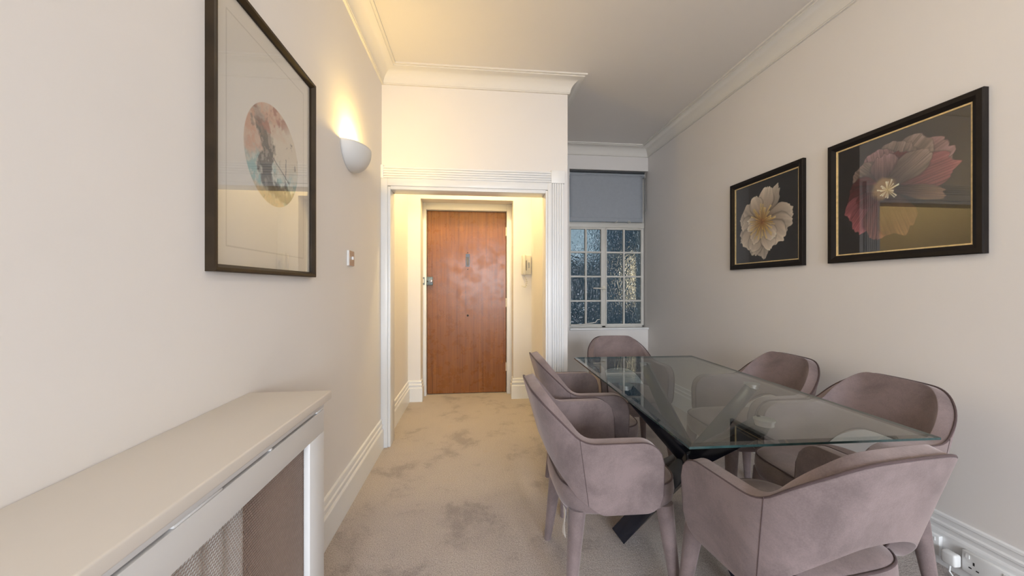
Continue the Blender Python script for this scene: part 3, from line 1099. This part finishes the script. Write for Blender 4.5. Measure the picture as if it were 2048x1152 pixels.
def plan(s):
    s = min(max(s, 0), SMAX)
    for i in range(len(PS) - 1):
        if s <= PS[i + 1]:
            f_ = (s - PS[i]) / max(1e-9, PS[i + 1] - PS[i])
            return (PP[i][0] + (PP[i + 1][0] - PP[i][0]) * f_, PP[i][1] + (PP[i + 1][1] - PP[i][1]) * f_)
    return PP[-1]


def smooth01(a, b_, x):
    t_ = min(1, max(0, (x - a) / (b_ - a)))
    return t_ * t_ * (3 - 2 * t_)


def z_top(s):
    z = CH_H - 0.010 * min(1, (s / 0.16) ** 2)
    u = min(1, max(0, (s - 0.070) / 0.225))
    f_ = 0.75 * (u / 0.7) ** 2.2 if u < 0.7 else 1 - 0.25 * max(0.0, 1 - (u - 0.7) / 0.3) ** 2.83
    z = z - (CH_H - 0.010 - ARM_H) * f_
    r_ = 0.085
    q = s - (SMAX - r_)
    if q > 0:
        z -= r_ * (1 - math.sqrt(max(0, 1 - (q / r_) ** 2)))
    return z


def z_bot(s):
    z = 0.386
    if s < 0.215:
        z = 0.582 - 0.137 * (s / 0.215) ** 2.6
    elif s < 0.30:
        z = 0.441 - 0.069 * smooth01(0.188, 0.30, s) + 0.014
    r_ = 0.065
    q = s - (SMAX - r_)
    if q > 0:
        z += r_ * (1 - math.sqrt(max(0, 1 - (q / r_) ** 2)))
    return z


def shell_point(s, z, side):
    x, y = plan(abs(s))
    rear = 1 - smooth01(0.08, 0.44, abs(s))
    k = (z - 0.42)
    y -= (0.27 * rear + 0.01) * k
    x += 0.07 * k * (1 if abs(s) > 0.05 else abs(s) / 0.05)
    return Vector((x * side, y, z))


def shell_normal(s, z, side):
    e = 0.004
    a = shell_point(max(0, abs(s) - e), z, side)
    b_ = shell_point(min(SMAX, abs(s) + e), z, side)
    tt = (b_ - a)
    if abs(s) < 1e-4:
        tt = Vector((side, 0, 0))
    n = Vector((tt.y, -tt.x, 0)) * side
    n.normalize()
    return n


def make_chair():
    NS, NV = 46, 14
    ss = [-SMAX + 2 * SMAX * i / (2 * NS) for i in range(2 * NS + 1)]
    rows_ = []
    for j in range(NV + 1):
        v_ = j / NV
        r = []
        for s in ss:
            zb, zt = z_bot(abs(s)), z_top(abs(s))
            r.append(tuple(shell_point(s, zb + (zt - zb) * v_, 1 if s >= 0 else -1)))
        rows_.append(r)
    parts = []
    TH = 0.050
    sh = MB().grid(rows_).build('shell', M['velvet'], None, smooth=True, solid=TH, bevel=0.014, bseg=3)
    parts.append(sh)
    # piping along the outer and inner edges of the rim
    pip = MB()
    for off in (TH / 2 - 0.004, -TH / 2 + 0.004):
        loop = []
        for s in ss:
            sd = 1 if s >= 0 else -1
            loop.append(shell_point(s, z_top(abs(s)) - 0.003, sd) + shell_normal(s, z_top(abs(s)), sd) * off)
        nb = []
        for s in reversed(ss):
            sd = 1 if s >= 0 else -1
            nb.append(shell_point(s, z_bot(abs(s)) + 0.003, sd) + shell_normal(s, z_bot(abs(s)), sd) * off)
        pip.tube(loop + nb, 0.0038, 6, closed=True)
    # vertical seams where back and arm panels meet
    for sd in (1, -1):
        line = []
        for j in range(13):
            s = 0.245
            z = z_bot(s) + (z_top(s) - z_bot(s)) * j / 12
            line.append(shell_point(s, z, sd) + shell_normal(s, z, sd) * (TH / 2 + 0.0002))
        pip.tube(line, 0.0013, 5)
    parts.append(pip.build('piping', M['velvet_pipe'], None, smooth=True))
    # seat cushion
    def seat_out(a, k=1.0, grow=0.0):
        ca, sa = math.cos(a), math.sin(a)
        e = 2 / 4.0
        x = (0.212 + grow) * math.copysign(abs(ca) ** e, ca)
        yl = 0.256 if sa > 0 else 0.222
        y = (yl + grow) * math.copysign(abs(sa) ** e, sa)
        x *= 1.0 - 0.05 * (1 if sa > 0 else 0) * abs(sa)
        return x * k, y * k + 0.008
    rws = []
    sec = [(0.0, 0.356, 0), (0.55, 0.356, 0), (0.90, 0.358, 0), (0.965, 0.364, 0), (1.0, 0.380, 0), (1.02, 0.412, 0), (1.01, 0.445, 0), (0.985, 0.458, 0), (0.95, 0.466, 0), (0.80, 0.477, 0), (0.5, 0.486, 0), (0.2, 0.489, 0), (0.0, 0.489, 0)]
    for k, z, _ in sec:
        rws.append([(*seat_out(2 * math.pi * i / 48, max(k, 0.002)), z) for i in range(48)])
    parts.append(MB().grid(rws, True).build('seat', M['velvet'], None, smooth=True))
    ring_ = [(*seat_out(2 * math.pi * i / 64, 0.992), 0.4575) for i in range(64)]
    parts.append(MB().tube(ring_, 0.0042, 6, closed=True).build('seat_piping', M['velvet_pipe'], None, smooth=True))
    for sx in (-1, 1):
        for sy in (-1, 1):
            top = Vector((sx * 0.170, 0.195 if sy > 0 else -0.155, 0.372))
            ft = Vector((sx * 0.205, 0.232 if sy > 0 else -0.195, 0.0))
            ln = [top.lerp(ft, k / 8) for k in range(9)]
            rr = [0.0335 - 0.0165 * k / 8 for k in range(9)]
            parts.append(MB().tube(ln, rr, 16).build('leg', M['velvet'], None, smooth='angle'))
    return parts


PROTO = make_chair()


def place_chair(loc, rz, label, first=False):
    root = thing('dining_chair', label, 'chair', (loc[0], loc[1], 0), rz, 'mauve velvet armchairs round the glass table')
    made = {}
    for p in PROTO:
        if first:
            q = p
        else:
            q = p.copy()
            COL.objects.link(q)
        kind = p.name.split('.')[0]
        made.setdefault(kind, q)
        # the piping is sewn to the shell, the seat piping to the seat
        q.parent = made['shell'] if kind == 'piping' else made['seat'] if kind == 'seat_piping' else root
    return root


# local +y is the front of the chair
CH = [
    ((0.545, 1.528), -90, 'mauve velvet dining armchair on the left of the table, nearer the camera, paper tag below'),
    ((0.660, 2.095), -90, 'mauve velvet dining armchair on the left of the table, farther from the camera'),
    ((1.120, 2.545), 180, 'mauve velvet dining armchair at the far end of the table under the window'),
    ((1.535, 1.945), 90, 'mauve velvet dining armchair on the wall side of the table, beneath the pale peony picture'),
    ((1.530, 1.398), 90, 'mauve velvet dining armchair on the wall side of the table, beneath the dark flower picture'),
    ((0.988, 1.070), 6, 'mauve velvet dining armchair at the near end of the table, its back to the camera'),
]
chairs = []
for i, (l, a, lab) in enumerate(CH):
    chairs.append(place_chair(l, R(a), lab, first=(i == 0)))
# paper tag hanging under the first chair
tg = MB().grid([[(0.150 + 0.016 * j, -0.205 + 0.003 * math.sin(i * .8 + j), 0.375 - 0.105 * i / 6) for j in range(3)] for i in range(7)])
tg = tg.build('care_tag', M['white_plastic'], chairs[0], solid=0.0006)
tg['label'] = 'white paper care tag'

# ------------------------------------------------------------------ sockets low on the right wall
def socket(name, y, z, lab):
    s = thing(name, lab, 'socket', (XR - 0.022, y, z), R(-90))
    MB().box(-0.073, 0.073, -0.020, 0, -0.043, 0.043).build('plate', M['white_plastic'], s, bevel=0.003, smooth='angle')
    for cx_ in (-0.036, 0.036):
        b = MB()
        for hx, hz, hw_, hh_ in ((0, 0.006, 0.004, 0.0075), (-0.011, -0.016, 0.0065, 0.003), (0.011, -0.016, 0.0065, 0.003)):
            b.box(cx_ + hx - hw_ / 1.5, cx_ + hx + hw_ / 1.5, -0.0206, -0.0198, hz - hh_ / 1.2, hz + hh_ / 1.2)
        b.build('socket_holes', M['dark'], s)
        MB().box(cx_ - 0.006 + (0.018 if cx_ > 0 else -0.018), cx_ + 0.006 + (0.018 if cx_ > 0 else -0.018), -0.023, -0.0198, 0.018, 0.034).build('rocker_switch', M['white_plastic'], s, bevel=0.001)
    return s


socket('wall_socket', 1.46, 0.085, 'white double wall socket on the skirting, partly behind the near chair leg')
socket('wall_socket', 1.24, 0.085, 'white double wall socket on the skirting nearest the camera')
pg = thing('power_plug', 'white power plug with cable in the socket behind the near chair leg', 'plug', (XR - 0.043, 1.335, 0.075), R(-90))
MB().box(-0.024, 0.024, -0.035, 0, -0.026, 0.026).build('plug_body', M['white_plastic'], pg, bevel=0.008, bseg=3, smooth='angle')
MB().tube([(0, -0.02, -0.026), (0, -0.025, -0.055), (0.02, -0.03, -0.069), (0.16, -0.02, -0.070)], 0.0035, 8).build('cable', M['white_plastic'], pg, smooth=True)
